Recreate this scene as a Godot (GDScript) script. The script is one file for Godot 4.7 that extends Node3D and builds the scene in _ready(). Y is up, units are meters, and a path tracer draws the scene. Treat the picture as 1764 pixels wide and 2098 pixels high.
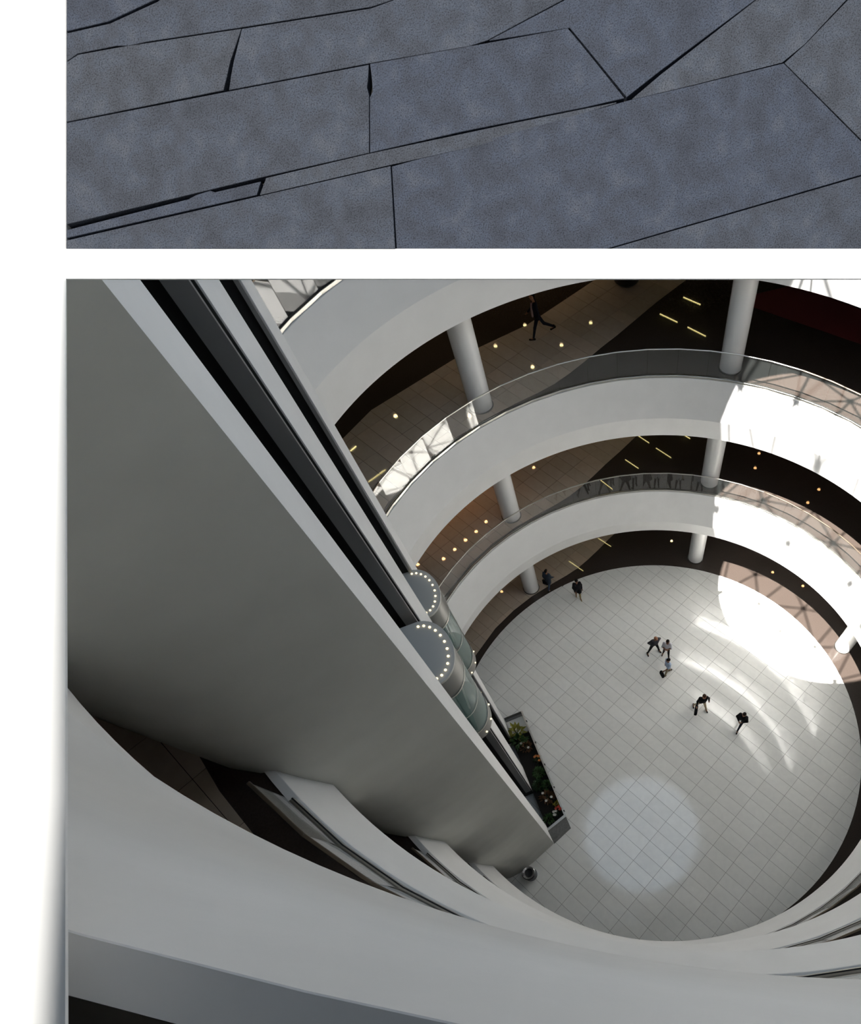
extends Node3D
# A round shopping-hall void looked down into from its top gallery, with a
# stone pavement built as an added sill in front of the viewer. Metres, y up, the void's
# axis is the y axis; angle th runs from -z towards +x.

const EYE := Vector3(-1.589, 25.777, 9.749)
const SUN := Vector3(0.337, -1.0, -0.305)          # the way the sunlight travels
const ROOF_Y := 28.5
const SKY_C := Vector2(-0.1, 0.3)
const SKY_R := 5.8
# per gallery: floor, rim of fascia, arris, bottom of fascia
const LEVELS := [[5.80, 5.85, 4.05, 3.19], [11.60, 11.66, 10.1, 9.11], [17.60, 17.65, 16.45, 15.26], [23.86, 25.1, 22.23, 21.3]]
const TOWER_A := Vector2(-5.04, 5.79)
const TOWER_V := Vector2(-0.4195, -0.9077)
const TOWER_N := Vector2(0.9077, -0.4195)

var M := {}
var used := {}

# ------------------------------------------------------------------ helpers
func numbered(called: String) -> String:
	var n: int = used.get(called, 0)
	used[called] = n + 1
	return called if n == 0 else "%s_%03d" % [called, n]

func tag(o: Node, label: String, category := "", group := "", kind := "") -> void:
	if label: o.set_meta("label", label)
	if category: o.set_meta("category", category)
	if group: o.set_meta("group", group)
	if kind: o.set_meta("kind", kind)

func thing(called: String, label: String, category: String, at := Vector3.ZERO, turn := 0.0, group := "") -> Node3D:
	var o := Node3D.new()
	o.name = numbered(called)
	add_child(o)
	o.position = at
	o.rotation.y = turn
	tag(o, label, category, group)
	return o

func structure(called: String, label := "") -> Node3D:
	var o := Node3D.new()
	o.name = numbered(called)
	add_child(o)
	tag(o, label, "", "", "structure")
	return o

func put(called: String, mesh: Mesh, m: Material, parent: Node, at := Transform3D.IDENTITY) -> MeshInstance3D:
	var o := MeshInstance3D.new()
	o.name = called
	o.mesh = mesh
	o.material_override = m
	o.transform = at
	parent.add_child(o, true)
	return o

func begin() -> SurfaceTool:
	var st := SurfaceTool.new()
	st.begin(Mesh.PRIMITIVE_TRIANGLES)
	st.set_smooth_group(-1)
	return st

func done(st: SurfaceTool) -> ArrayMesh:
	st.generate_normals()
	return st.commit()

func tri(st: SurfaceTool, a: Vector3, b: Vector3, c: Vector3, out: Vector3) -> void:
	var n := (c - a).cross(b - a)
	st.add_vertex(a)
	if n.dot(out) >= 0.0:
		st.add_vertex(b); st.add_vertex(c)
	else:
		st.add_vertex(c); st.add_vertex(b)

func quad(st: SurfaceTool, a: Vector3, b: Vector3, c: Vector3, d: Vector3, out: Vector3) -> void:
	tri(st, a, b, c, out)
	tri(st, a, c, d, out)

# a box of any eight corners: low four then high four, each in turn round
func hexa(st: SurfaceTool, p: Array) -> void:
	var mid := Vector3.ZERO
	for q: Vector3 in p: mid += q / 8.0
	for f in [[0, 1, 2, 3], [4, 5, 6, 7], [0, 1, 5, 4], [1, 2, 6, 5], [2, 3, 7, 6], [3, 0, 4, 7]]:
		var c: Vector3 = (p[f[0]] + p[f[1]] + p[f[2]] + p[f[3]]) / 4.0
		quad(st, p[f[0]], p[f[1]], p[f[2]], p[f[3]], c - mid)

func bx(st: SurfaceTool, c: Vector3, s: Vector3, b := Basis.IDENTITY) -> void:
	var h := s / 2.0
	var p := []
	for y in [-1, 1]:
		for k in [[-1, -1], [1, -1], [1, 1], [-1, 1]]:
			p.append(c + b * Vector3(k[0] * h.x, y * h.y, k[1] * h.z))
	hexa(st, p)

# a box with its long edges and corners chamfered by e
func cbox(st: SurfaceTool, c: Vector3, s: Vector3, e: float, b := Basis.IDENTITY) -> void:
	var h := s / 2.0
	var rings := []
	for lv in [[-h.y, e], [-h.y + e, 0.0], [h.y - e, 0.0], [h.y, e]]:
		var ins: float = lv[1]
		var x: float = h.x - ins
		var z: float = h.z - ins
		var y: float = lv[0]
		var r := []
		for q in [[x - e, -z], [x, -z + e], [x, z - e], [x - e, z], [-x + e, z], [-x, z - e], [-x, -z + e], [-x + e, -z]]:
			r.append(c + b * Vector3(q[0], y, q[1]))
		rings.append(r)
	for i in 3:
		for k in 8:
			var p: Vector3 = rings[i][k]; var q: Vector3 = rings[i][(k + 1) % 8]
			var u: Vector3 = rings[i + 1][(k + 1) % 8]; var v: Vector3 = rings[i + 1][k]
			quad(st, p, q, u, v, (p + q + u + v) / 4.0 - c)
	for k in range(1, 7):
		tri(st, rings[0][0], rings[0][k], rings[0][k + 1], b * Vector3.DOWN)
		tri(st, rings[3][0], rings[3][k], rings[3][k + 1], b * Vector3.UP)

func at_th(r: float, deg: float, y: float) -> Vector3:
	var a := deg_to_rad(deg)
	return Vector3(r * sin(a), y, -r * cos(a))

# a closed profile of (r, y) points swept round the axis from th0 to th1; smooth round the axis, sharp across it
func sweep(profile: Array, th0: float, th1: float, n: int, closed := true, c := Vector3.ZERO, smooth_across := false) -> ArrayMesh:
	var st := SurfaceTool.new()
	st.begin(Mesh.PRIMITIVE_TRIANGLES)
	var area := 0.0
	var m := profile.size()
	for i in m:
		var p: Vector2 = profile[i]; var q: Vector2 = profile[(i + 1) % m]
		area += p.x * q.y - q.x * p.y
	var sgn := 1.0 if area > 0 else -1.0
	var segs := m if closed else m - 1
	var nrm := []
	for i in segs:
		var e: Vector2 = profile[(i + 1) % m] - profile[i]
		nrm.append((Vector2(e.y, -e.x) * sgn).normalized())
	for i in segs:
		var p: Vector2 = profile[i]; var q: Vector2 = profile[(i + 1) % m]
		if p.distance_to(q) < 1e-6: continue
		var np: Vector2 = nrm[i]; var nq: Vector2 = nrm[i]
		if smooth_across:
			if i > 0: np = (nrm[i] + nrm[i - 1]).normalized()
			if i < segs - 1: nq = (nrm[i] + nrm[i + 1]).normalized()
		for k in n:
			var a0 := deg_to_rad(lerpf(th0, th1, float(k) / n))
			var a1 := deg_to_rad(lerpf(th0, th1, float(k + 1) / n))
			var d0 := Vector3(sin(a0), 0, -cos(a0)); var d1 := Vector3(sin(a1), 0, -cos(a1))
			var v := [c + d0 * p.x + Vector3(0, p.y, 0), c + d1 * p.x + Vector3(0, p.y, 0), c + d1 * q.x + Vector3(0, q.y, 0), c + d0 * q.x + Vector3(0, q.y, 0)]
			var ns := [d0 * np.x + Vector3(0, np.y, 0), d1 * np.x + Vector3(0, np.y, 0), d1 * nq.x + Vector3(0, nq.y, 0), d0 * nq.x + Vector3(0, nq.y, 0)]
			for t in [[0, 1, 2], [0, 2, 3]]:
				var A: Vector3 = v[t[0]]; var B: Vector3 = v[t[1]]; var C: Vector3 = v[t[2]]
				var nn := (C - A).cross(B - A)
				if nn.length() < 1e-9: continue
				var order := [t[0], t[1], t[2]] if nn.dot(ns[t[0]] + ns[t[1]] + ns[t[2]]) >= 0 else [t[0], t[2], t[1]]
				for j: int in order:
					st.set_normal(ns[j]); st.add_vertex(v[j])
	return st.commit()

# a round bar along points, with caps
func tube(st: SurfaceTool, pts: Array, radii: Array, sides := 6) -> void:
	var rings := []
	for i in pts.size():
		var p: Vector3 = pts[i]
		var dir: Vector3 = (pts[mini(i + 1, pts.size() - 1)] - pts[maxi(i - 1, 0)]).normalized()
		var side := dir.cross(Vector3.UP if absf(dir.y) < 0.9 else Vector3.RIGHT).normalized()
		var up := side.cross(dir)
		var r := []
		for k in sides:
			var a := TAU * k / sides
			r.append(p + (side * cos(a) + up * sin(a)) * radii[i])
		rings.append(r)
	for i in pts.size() - 1:
		var mid: Vector3 = (pts[i] + pts[i + 1]) / 2.0
		for k in sides:
			var a: Vector3 = rings[i][k]; var b: Vector3 = rings[i][(k + 1) % sides]
			var c: Vector3 = rings[i + 1][(k + 1) % sides]; var d: Vector3 = rings[i + 1][k]
			quad(st, a, b, c, d, (a + b + c + d) / 4.0 - mid)
	for e in [0, pts.size() - 1]:
		var dir: Vector3 = (pts[e] - pts[1 if e == 0 else pts.size() - 2]).normalized()
		for k in sides:
			tri(st, pts[e], rings[e][k], rings[e][(k + 1) % sides], dir)

# a flat plate: polygon in (a, b), laid out by the basis (a -> x axis, b -> z axis, y is its normal), top at height 0, thick downwards
func plate(poly: PackedVector2Array, thick: float, chamfer := 0.0) -> ArrayMesh:
	var st := begin()
	var top := poly
	if chamfer > 0.0:
		var ins := Geometry2D.offset_polygon(poly, -chamfer, Geometry2D.JOIN_MITER)
		if ins.size() == 1 and ins[0].size() == poly.size():
			top = match_start(poly, ins[0])
		else:
			chamfer = 0.0
	var idx := Geometry2D.triangulate_polygon(top)
	for i in range(0, idx.size(), 3):
		var a := top[idx[i]]; var b := top[idx[i + 1]]; var c := top[idx[i + 2]]
		tri(st, Vector3(a.x, 0, a.y), Vector3(b.x, 0, b.y), Vector3(c.x, 0, c.y), Vector3.UP)
		tri(st, Vector3(a.x, -thick, a.y), Vector3(b.x, -thick, b.y), Vector3(c.x, -thick, c.y), Vector3.DOWN)
	var cw := Geometry2D.is_polygon_clockwise(poly)
	for i in poly.size():
		var p := poly[i]; var q := poly[(i + 1) % poly.size()]
		var e := q - p
		var o := Vector2(e.y, -e.x) * (-1.0 if cw else 1.0)
		var out := Vector3(o.x, 0, o.y)
		if chamfer > 0.0:
			var pt := top[i]; var qt := top[(i + 1) % poly.size()]
			quad(st, Vector3(pt.x, 0, pt.y), Vector3(qt.x, 0, qt.y), Vector3(q.x, -chamfer, q.y), Vector3(p.x, -chamfer, p.y), out.normalized() + Vector3.UP)
		quad(st, Vector3(p.x, -chamfer, p.y), Vector3(q.x, -chamfer, q.y), Vector3(q.x, -thick, q.y), Vector3(p.x, -thick, p.y), out)
	return done(st)

func match_start(a: PackedVector2Array, b: PackedVector2Array) -> PackedVector2Array:
	var best := 0
	var n := a.size()
	var bb := b
	if Geometry2D.is_polygon_clockwise(a) != Geometry2D.is_polygon_clockwise(b):
		bb = PackedVector2Array(b); bb.reverse()
	for k in n:
		if bb[k].distance_to(a[0]) < bb[best].distance_to(a[0]): best = k
	var r := PackedVector2Array()
	for k in n: r.append(bb[(best + k) % n])
	return r

func noise_tex(seed_: int, freq: float, ramp: Array, size := 512, octaves := 4, kind := FastNoiseLite.TYPE_SIMPLEX_SMOOTH) -> NoiseTexture2D:
	var n := FastNoiseLite.new()
	n.seed = seed_; n.frequency = freq; n.noise_type = kind
	n.fractal_octaves = octaves
	var g := Gradient.new()
	g.offsets = PackedFloat32Array(); g.colors = PackedColorArray()
	var off := PackedFloat32Array(); var col := PackedColorArray()
	for r in ramp:
		off.append(r[0]); col.append(r[1])
	g.offsets = off; g.colors = col
	var t := NoiseTexture2D.new()
	t.width = size; t.height = size; t.seamless = true
	t.noise = n; t.color_ramp = g
	return t

func mat(called: String, c: Color, rough := 0.6, metal := 0.0, spec := 0.5) -> StandardMaterial3D:
	var m := StandardMaterial3D.new()
	m.resource_name = called
	m.albedo_color = c.linear_to_srgb()
	m.roughness = rough
	m.metallic = metal
	m.metallic_specular = spec
	M[called] = m
	return m

func textured(m: StandardMaterial3D, t: Texture2D, scale: float, world := true) -> void:
	m.albedo_texture = t
	m.uv1_triplanar = true
	m.uv1_world_triplanar = world
	m.uv1_scale = Vector3.ONE * scale

func glow(called: String, c: Color, energy: float) -> StandardMaterial3D:
	var m := mat(called, c * 0.8, 0.5)
	m.emission_enabled = true
	m.emission = c.linear_to_srgb()
	m.emission_energy_multiplier = energy
	return m

func grey(v: float) -> Color:
	return Color(v, v, v)

# ------------------------------------------------------------------ camera, light
func setup_view() -> void:
	var cam := Camera3D.new()
	cam.name = "camera"
	add_child(cam)
	cam.position = EYE
	var pitch := 1.16886
	var f := 1090.54
	cam.rotation = Vector3(-pitch, 0, 0)
	var near := 0.05
	cam.projection = Camera3D.PROJECTION_FRUSTUM
	cam.set_frustum(2098.0 / f * near, Vector2((882.0 - 1284.01) / f * near, (1450.0 - 1049.0) / f * near), near, 200.0)
	cam.current = true
	var env := Environment.new()
	env.background_mode = Environment.BG_SKY
	var sky := Sky.new()
	var sm := ProceduralSkyMaterial.new()
	sm.sky_top_color = Color(0.67, 0.735, 0.80)
	sm.sky_horizon_color = Color(0.78, 0.82, 0.86)
	sm.ground_bottom_color = Color(0.30, 0.30, 0.30)
	sm.ground_horizon_color = Color(0.60, 0.62, 0.64)
	sm.sky_energy_multiplier = SKY_ENERGY
	sky.sky_material = sm
	env.sky = sky
	env.tonemap_mode = Environment.TONE_MAPPER_LINEAR
	env.tonemap_exposure = EXPOSURE
	env.sdfgi_enabled = true
	env.ssao_enabled = true
	env.ssil_enabled = true
	var we := WorldEnvironment.new()
	we.name = "world"
	we.environment = env
	add_child(we)
	var sun := DirectionalLight3D.new()
	sun.name = "sun"
	sun.light_color = Color(1.0, 0.985, 0.955)
	sun.light_energy = SUN_ENERGY
	sun.light_angular_distance = 0.4
	sun.shadow_enabled = true
	sun.sky_mode = DirectionalLight3D.SKY_MODE_LIGHT_ONLY
	add_child(sun)
	sun.look_at_from_position(Vector3.ZERO, SUN, Vector3.UP)

const SKY_ENERGY := 1.55
const SUN_ENERGY := 13.0
const EXPOSURE := 1.06

# ------------------------------------------------------------------ materials
func make_materials() -> void:
	var w := mat("white_plaster", grey(1.0), 0.55, 0.0, 0.35)
	textured(w, noise_tex(3, 0.01, [[0.0, grey(0.895)], [0.5, grey(0.91)], [1.0, grey(0.925)]], 512, 5), 0.18)
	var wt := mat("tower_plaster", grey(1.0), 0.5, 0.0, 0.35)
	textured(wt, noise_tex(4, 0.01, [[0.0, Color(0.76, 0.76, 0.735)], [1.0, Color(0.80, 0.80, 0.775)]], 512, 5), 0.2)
	mat("coping_white", grey(0.9), 0.5, 0.0, 0.3)  # white of the added coping, sill body and border
	mat("ceiling_white", grey(0.6), 0.8)
	mat("roof", grey(0.14), 0.8)
	var gr := mat("dark_granite", Color(1, 1, 1), 0.025, 0.0, 0.5)
	textured(gr, noise_tex(7, 0.06, [[0.0, Color(0.21, 0.182, 0.166)], [0.5, Color(0.232, 0.203, 0.187)], [1.0, Color(0.262, 0.228, 0.21)]], 512, 5), 0.6)
	mat("black_wall", Color(0.02, 0.018, 0.017), 0.4)
	mat("shaft_black", Color(0.012, 0.012, 0.012), 0.7)
	mat("guide_steel", Color(0.30, 0.30, 0.30), 0.45, 0.3)
	for i in 3:
		var t := mat("white_tile_%d" % i, Color(1, 1, 1), 0.07, 0.0, 0.7)
		var b: float = [0.895, 0.905, 0.915][i]
		textured(t, noise_tex(20 + i, 0.02, [[0.0, Color(b, b, b - 0.01)], [0.5, Color(b + 0.012, b + 0.012, b)], [1.0, Color(b + 0.025, b + 0.025, b + 0.012)]], 256, 5), 0.5)
	for i in 3:
		var t := mat("beige_tile_%d" % i, Color(1, 1, 1), 0.04, 0.0, 0.5)
		var c: Color = [Color(0.70, 0.64, 0.57), Color(0.73, 0.66, 0.59), Color(0.71, 0.65, 0.59)][i]
		textured(t, noise_tex(30 + i, 0.02, [[0.0, c], [1.0, c.lightened(0.08)]], 256, 5), 0.5)
	mat("grout", Color(0.16, 0.16, 0.15), 0.9)
	mat("grout_brown", Color(0.06, 0.05, 0.045), 0.9)
	mat("steel", Color(0.62, 0.60, 0.55), 0.28, 1.0)
	mat("dark_steel", Color(0.10, 0.095, 0.085), 0.35, 0.8)
	mat("bronze_rail", Color(0.20, 0.16, 0.12), 0.35, 0.8)
	mat("column_white", grey(0.80), 0.25, 0.0, 0.5)
	mat("black_gasket", grey(0.015), 0.5)
	var g := mat("rail_glass", Color(0.78, 0.86, 0.84), 0.02)
	g.albedo_color.a = 0.015
	g.transparency = BaseMaterial3D.TRANSPARENCY_ALPHA
	var sg := mat("skylight_glass", Color(0.9, 0.95, 0.97), 0.02)
	sg.albedo_color.a = 0.05
	sg.transparency = BaseMaterial3D.TRANSPARENCY_ALPHA
	var tg := mat("added_pane_tint", Color(0.5, 0.5, 0.5), 0.05)  # pane of the added rooflight, thins the sun on sill and coping
	tg.albedo_color.a = 0.868
	tg.transparency = BaseMaterial3D.TRANSPARENCY_ALPHA
	mat("skylight_steel", grey(0.32), 0.5, 0.2)
	glow("lamp_yellow", Color(1.0, 0.86, 0.36), 14.0)
	glow("lamp_orange", Color(1.0, 0.55, 0.22), 14.0)
	glow("lamp_tube", Color(1.0, 0.86, 0.30), 5.0)
	glow("lamp_white", Color(1.0, 0.86, 0.58), 1.5)

# ------------------------------------------------------------------ the shell
func clip_all(cell: PackedVector2Array, holes: Array) -> Array:
	var parts := [cell]
	for h: PackedVector2Array in holes:
		var next := []
		for q: PackedVector2Array in parts:
			next.append_array(Geometry2D.clip_polygons(q, h))
		parts = next
	return parts

func circle(c: Vector2, r: float, n: int) -> PackedVector2Array:
	var p := PackedVector2Array()
	for k in n:
		p.append(c + Vector2(cos(TAU * k / n), sin(TAU * k / n)) * r)
	return p

func towards_sun(p: Vector3, y: float) -> Vector2:
	var k := y - p.y
	return Vector2(p.x - SUN.x * k, p.z - SUN.z * k)

func added_rooflight_hole() -> PackedVector2Array:
	# added opening, shaped so its sunlight falls only on sill and coping
	var e := 0.01
	var s := PackedVector2Array()
	for q in [sill_point(-2.75, -0.1045 - e), sill_point(2.6, -0.1045 - e), sill_point(2.6, 1.04), sill_point(-2.75, 1.04)]:
		s.append(towards_sun(q, ROOF_Y))
	var c := PackedVector2Array()
	var ct := added_coping_top()
	for q in [[ct[0].lerp(ct[1], 0.05), -0.034], [ct[0].lerp(ct[1], 0.22), -0.010], [ct[1], -0.007], [ct[2], 0.0], [ct[3].lerp(ct[2], 0.05), 0.0]]:
		c.append(towards_sun(q[0], ROOF_Y) + Vector2(q[1], 0))
	var m := Geometry2D.merge_polygons(s, c)
	return m[0]

func sill_point(u: float, v: float, lift := 0.0) -> Vector3:
	# the sill's sloping face: u along x from the eye, v up the slope
	var a := deg_to_rad(30.0)
	return Vector3(EYE.x + u, EYE.y - 1.181 + v * sin(a) + lift * cos(a), EYE.z - 2.4 - v * cos(a) + lift * sin(a))

func added_coping_top() -> Array:
	# right-hand edge near -> far, then the left-hand edge back
	var near := EYE + Vector3(-0.503, -0.55, 0.075)
	var far := EYE + Vector3(-2.148, -1.233, -2.3095)
	var d := (far - near)
	near -= d * 0.16
	var across := Vector3(-0.55, 0, 0)
	return [near, far, far + across, near + across]

func build_roof() -> void:
	var hole := added_rooflight_hole()
	var dome := circle(SKY_C, SKY_R, 72)
	var thick := 0.3
	var lean := Vector2(-SUN.x, -SUN.z) * thick
	var st := begin()
	var S := 27.0
	var n := 36
	for lv in 2:
		var holes := [dome, hole]
		var y := ROOF_Y
		if lv == 1:
			y += thick
			var h2 := PackedVector2Array()
			for p in hole: h2.append(p + lean)
			holes = [dome, h2]
		for i in n:
			for j in n:
				var a := Vector2(-S + 2 * S * i / n, -S + 2 * S * j / n)
				var b := a + Vector2.ONE * (2 * S / n)
				for q: PackedVector2Array in clip_all(PackedVector2Array([a, Vector2(b.x, a.y), b, Vector2(a.x, b.y)]), holes):
					var idx := Geometry2D.triangulate_polygon(q)
					for k in range(0, idx.size(), 3):
						var p := []
						for w in 3: p.append(Vector3(q[idx[k + w]].x, y, q[idx[k + w]].y))
						tri(st, p[0], p[1], p[2], Vector3.DOWN if lv == 0 else Vector3.UP)
	for k in hole.size():
		var a := hole[k]; var b := hole[(k + 1) % hole.size()]
		quad(st, Vector3(a.x, ROOF_Y, a.y), Vector3(b.x, ROOF_Y, b.y), Vector3(b.x + lean.x, ROOF_Y + thick, b.y + lean.y), Vector3(a.x + lean.x, ROOF_Y + thick, a.y + lean.y), Vector3.UP)
	for k in dome.size():
		var a := dome[k]; var b := dome[(k + 1) % dome.size()]
		quad(st, Vector3(a.x, ROOF_Y, a.y), Vector3(b.x, ROOF_Y, b.y), Vector3(b.x, ROOF_Y + thick, b.y), Vector3(a.x, ROOF_Y + thick, a.y), Vector3(SKY_C.x - a.x, 0, SKY_C.y - a.y))
	for k in 4:
		var c := [Vector2(-S, -S), Vector2(S, -S), Vector2(S, S), Vector2(-S, S)]
		var a: Vector2 = c[k]; var b: Vector2 = c[(k + 1) % 4]
		quad(st, Vector3(a.x, ROOF_Y, a.y), Vector3(b.x, ROOF_Y, b.y), Vector3(b.x, ROOF_Y + thick, b.y), Vector3(a.x, ROOF_Y + thick, a.y), Vector3(a.x + b.x, 0, a.y + b.y))
	var roof := structure("ceiling", "roof slab over the void with its round skylight")
	put("roof_slab", done(st), M.roof, roof)
	var pane := begin()
	var idx := Geometry2D.triangulate_polygon(hole)
	for k in range(0, idx.size(), 3):
		var p := []
		for w in 3: p.append(Vector3(hole[idx[k + w]].x, ROOF_Y, hole[idx[k + w]].y) + Vector3(lean.x, thick, lean.y) * 0.5)
		tri(pane, p[0], p[1], p[2], Vector3.UP)
	var rl := structure("added_window_1", "added narrow tinted rooflight that lights the stone sill and coping")
	put("pane", done(pane), M.added_pane_tint, rl)  # rooflight added only to bring sun onto the sill and coping
	# the round skylight: a shallow dome of triangles
	var sk := structure("window_2", "round domed skylight with a triangulated steel frame")
	var rings := []
	for r in [[5.72, 12, 0.0, 0.0], [4.0, 12, 0.5, 0.75], [2.1, 6, 0.25, 1.2], [0.0, 1, 0.0, 1.4]]:
		var row := []
		for k in int(r[1]):
			var a: float = TAU * (k + r[2]) / r[1]
			row.append(Vector3(SKY_C.x + r[0] * cos(a), ROOF_Y + 0.28 + r[3], SKY_C.y + r[0] * sin(a)))
		rings.append(row)
	var tris := []
	for k in 12:
		tris.append([rings[0][k], rings[0][(k + 1) % 12], rings[1][k]])
		tris.append([rings[0][(k + 1) % 12], rings[1][k], rings[1][(k + 1) % 12]])
	for k in 6:
		tris.append([rings[2][k], rings[1][2 * k], rings[1][(2 * k + 11) % 12]])
		tris.append([rings[2][k], rings[1][2 * k], rings[1][(2 * k + 1) % 12]])
		tris.append([rings[2][k], rings[2][(k + 1) % 6], rings[1][(2 * k + 1) % 12]])
		tris.append([rings[2][k], rings[2][(k + 1) % 6], rings[3][0]])
	var seen := {}
	for t in tris:
		for e in 3:
			var a: Vector3 = t[e]; var b: Vector3 = t[(e + 1) % 3]
			var key := [a.snapped(Vector3.ONE * 0.01), b.snapped(Vector3.ONE * 0.01)]
			if seen.has(key) or seen.has([key[1], key[0]]): continue
			seen[key] = true
			var bs := begin()
			tube(bs, [a, b], [0.05, 0.05], 6)
			put("bar", done(bs), M.skylight_steel, sk)
		var ps := begin()
		tri(ps, t[0], t[1], t[2], Vector3.UP)
		put("pane", done(ps), M.skylight_glass, sk)
	for row in rings:
		for p: Vector3 in row:
			var ns := begin()
			bx(ns, p, Vector3(0.24, 0.12, 0.24))
			put("node_plate", done(ns), M.skylight_steel, sk)

func build_galleries() -> void:
	var RO := 25.0
	for k in 4:
		var L: Array = LEVELS[k]
		var fl: float = L[0]; var top: float = L[1]; var ar: float = L[2]; var bot: float = L[3]
		var lip := 0.06 if k == 3 else 0.40
		var rt := 10.0 if k == 3 else 10.26      # the fascia leans in towards its arris
		var trim := structure("trim_%d" % (k + 1), "white curved fascia of gallery %s" % ["one, above the ground floor", "two", "three", "four, the viewer's own"][k])
		var e := 0.002 if k == 3 else 0.008
		put("fascia_band", sweep([Vector2(rt + e, top), Vector2(rt, top - e), Vector2(10.0, ar), Vector2(10.22, bot), Vector2(10.8, bot), Vector2(10.8, fl - 0.02), Vector2(10.0 + lip, fl - 0.02), Vector2(10.0 + lip, top)], -180, 180, 224), M.white_plaster, trim)
		var ce := structure("ceiling")
		put("ceiling_slab", sweep([Vector2(10.7, bot + 0.02), Vector2(RO, bot + 0.02), Vector2(RO, bot + 0.3), Vector2(10.7, bot + 0.3)], -180, 180, 96), M.ceiling_white, ce)
		var f := structure("floor")
		put("granite_slab", sweep([Vector2(10.0 + lip, fl), Vector2(RO, fl), Vector2(RO, fl - 0.25), Vector2(10.0 + lip, fl - 0.25)], -180, 180, 96), M.dark_granite, f)
		if k < 3:
			var region := PackedVector2Array()
			if k < 2:
				region = beige_region(0.0)
				lay_tiles(f, [region], fl + 0.008, "beige_tile", 0.012, 300)
			else:
				for q in 9: region.append(Vector2(at_th(11.07, -158.0 + 6.0 * q, 0).x, at_th(11.07, -158.0 + 6.0 * q, 0).z))
				for q in 9: region.append(Vector2(at_th(15.0, -110.0 - 6.0 * q, 0).x, at_th(15.0, -110.0 - 6.0 * q, 0).z))
				lay_tiles(f, [region], fl + 0.008, "beige_tile", 0.012, 300)
	var ow := structure("wall_back", "dark outer wall round the galleries")
	put("wall_ring", sweep([Vector2(RO, 0), Vector2(RO + 0.3, 0), Vector2(RO + 0.3, ROOF_Y), Vector2(RO, ROOF_Y)], -180, 180, 72), M.black_wall, ow)

func beige_region(d: float) -> PackedVector2Array:
	# the pale paving: a band along the void that swings away to the back
	var p := PackedVector2Array()
	for q in [[-112, 10.62], [-95, 10.62], [-80, 10.62], [-68, 10.62], [-56, 10.62], [-48, 10.62], [-41, 10.62], [-33, 10.65], [-28, 10.74], [-23.6, 10.95], [-20, 11.28], [-16, 11.8], [-12.2, 12.45], [-8.5, 13.15], [-5.2, 13.95], [-1, 15.2], [3.4, 16.7]]:
		var w := at_th(q[1] + d, q[0], 0)
		p.append(Vector2(w.x, w.z))
	p.append(Vector2(6.5, -24.0)); p.append(Vector2(3.2, -24.3))
	for q in [[-3.07, -16.62], [-5.74, -13.61], [-8.51, -11.46], [-11.29, -8.54], [-12.14, -6.88], [-13.2, -3.5], [-13.6, 0.0], [-13.0, 4.0]]:
		p.append(Vector2(q[0], q[1]))
	return p

func lay_tiles(parent: Node3D, regions: Array, y: float, called: String, gap: float, most: int) -> void:
	# 1.2 x 0.6 m tiles on a grid turned 41 degrees, cut to the region
	var a := deg_to_rad(41.0)
	var U := Vector2(cos(a), sin(a)); var W := Vector2(-sin(a), cos(a))
	var w := 1.2 - gap; var h := 0.6 - gap
	var full := PackedVector2Array([Vector2(-w / 2, -h / 2), Vector2(w / 2, -h / 2), Vector2(w / 2, h / 2), Vector2(-w / 2, h / 2)])
	var full_mesh := plate(full, 0.02, 0.002)
	var list := []
	for region: PackedVector2Array in regions:
		for i in range(-26, 27):
			for j in range(-52, 53):
				var c := U * (i * 1.2 + 0.35) + W * (j * 0.6 + 0.1)
				if c.length() > 27.0: continue
				var q := PackedVector2Array()
				for v in full: q.append(c + U * v.x + W * v.y)
				var inside := true
				var near := false
				for v in q:
					if Geometry2D.is_point_in_polygon(v, region): near = true
					else: inside = false
				if inside:
					list.append([c, null])
				elif near or Geometry2D.is_point_in_polygon(c, region):
					for r: PackedVector2Array in Geometry2D.intersect_polygons(q, region):
						if absf(area(r)) < 0.004: continue
						var local := PackedVector2Array()
						for v in r: local.append(Vector2((v - c).dot(U), (v - c).dot(W)))
						list.append([c, local])
	var eye := Vector2(EYE.x, EYE.z)
	list.sort_custom(func(p, q): return (p[0] - eye).length() < (q[0] - eye).length())
	var basis := Basis(Vector3(U.x, 0, U.y), Vector3.UP, Vector3(W.x, 0, W.y))
	var rest := SurfaceTool.new()
	rest.begin(Mesh.PRIMITIVE_TRIANGLES)
	var left := 0
	for k in list.size():
		var c: Vector2 = list[k][0]
		var m: ArrayMesh = full_mesh if list[k][1] == null else plate(list[k][1], 0.02)
		var t := Transform3D(basis, Vector3(c.x, y, c.y))
		if k < most:
			put("tile", m, M["%s_%d" % [called, (k * 7 + int(c.x * 13)) % 3 if c.x > 0 else (k * 5) % 3]], parent, t)
		elif m.get_surface_count():
			rest.append_from(m, 0, t)
			left += 1
	if left:
		var o := put("far_tiles", rest.commit(), M[called + "_1"], parent)
		o.set_meta("kind", "stuff")

func area(p: PackedVector2Array) -> float:
	var s := 0.0
	for i in p.size(): s += p[i].cross(p[(i + 1) % p.size()])
	return s / 2.0

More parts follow.
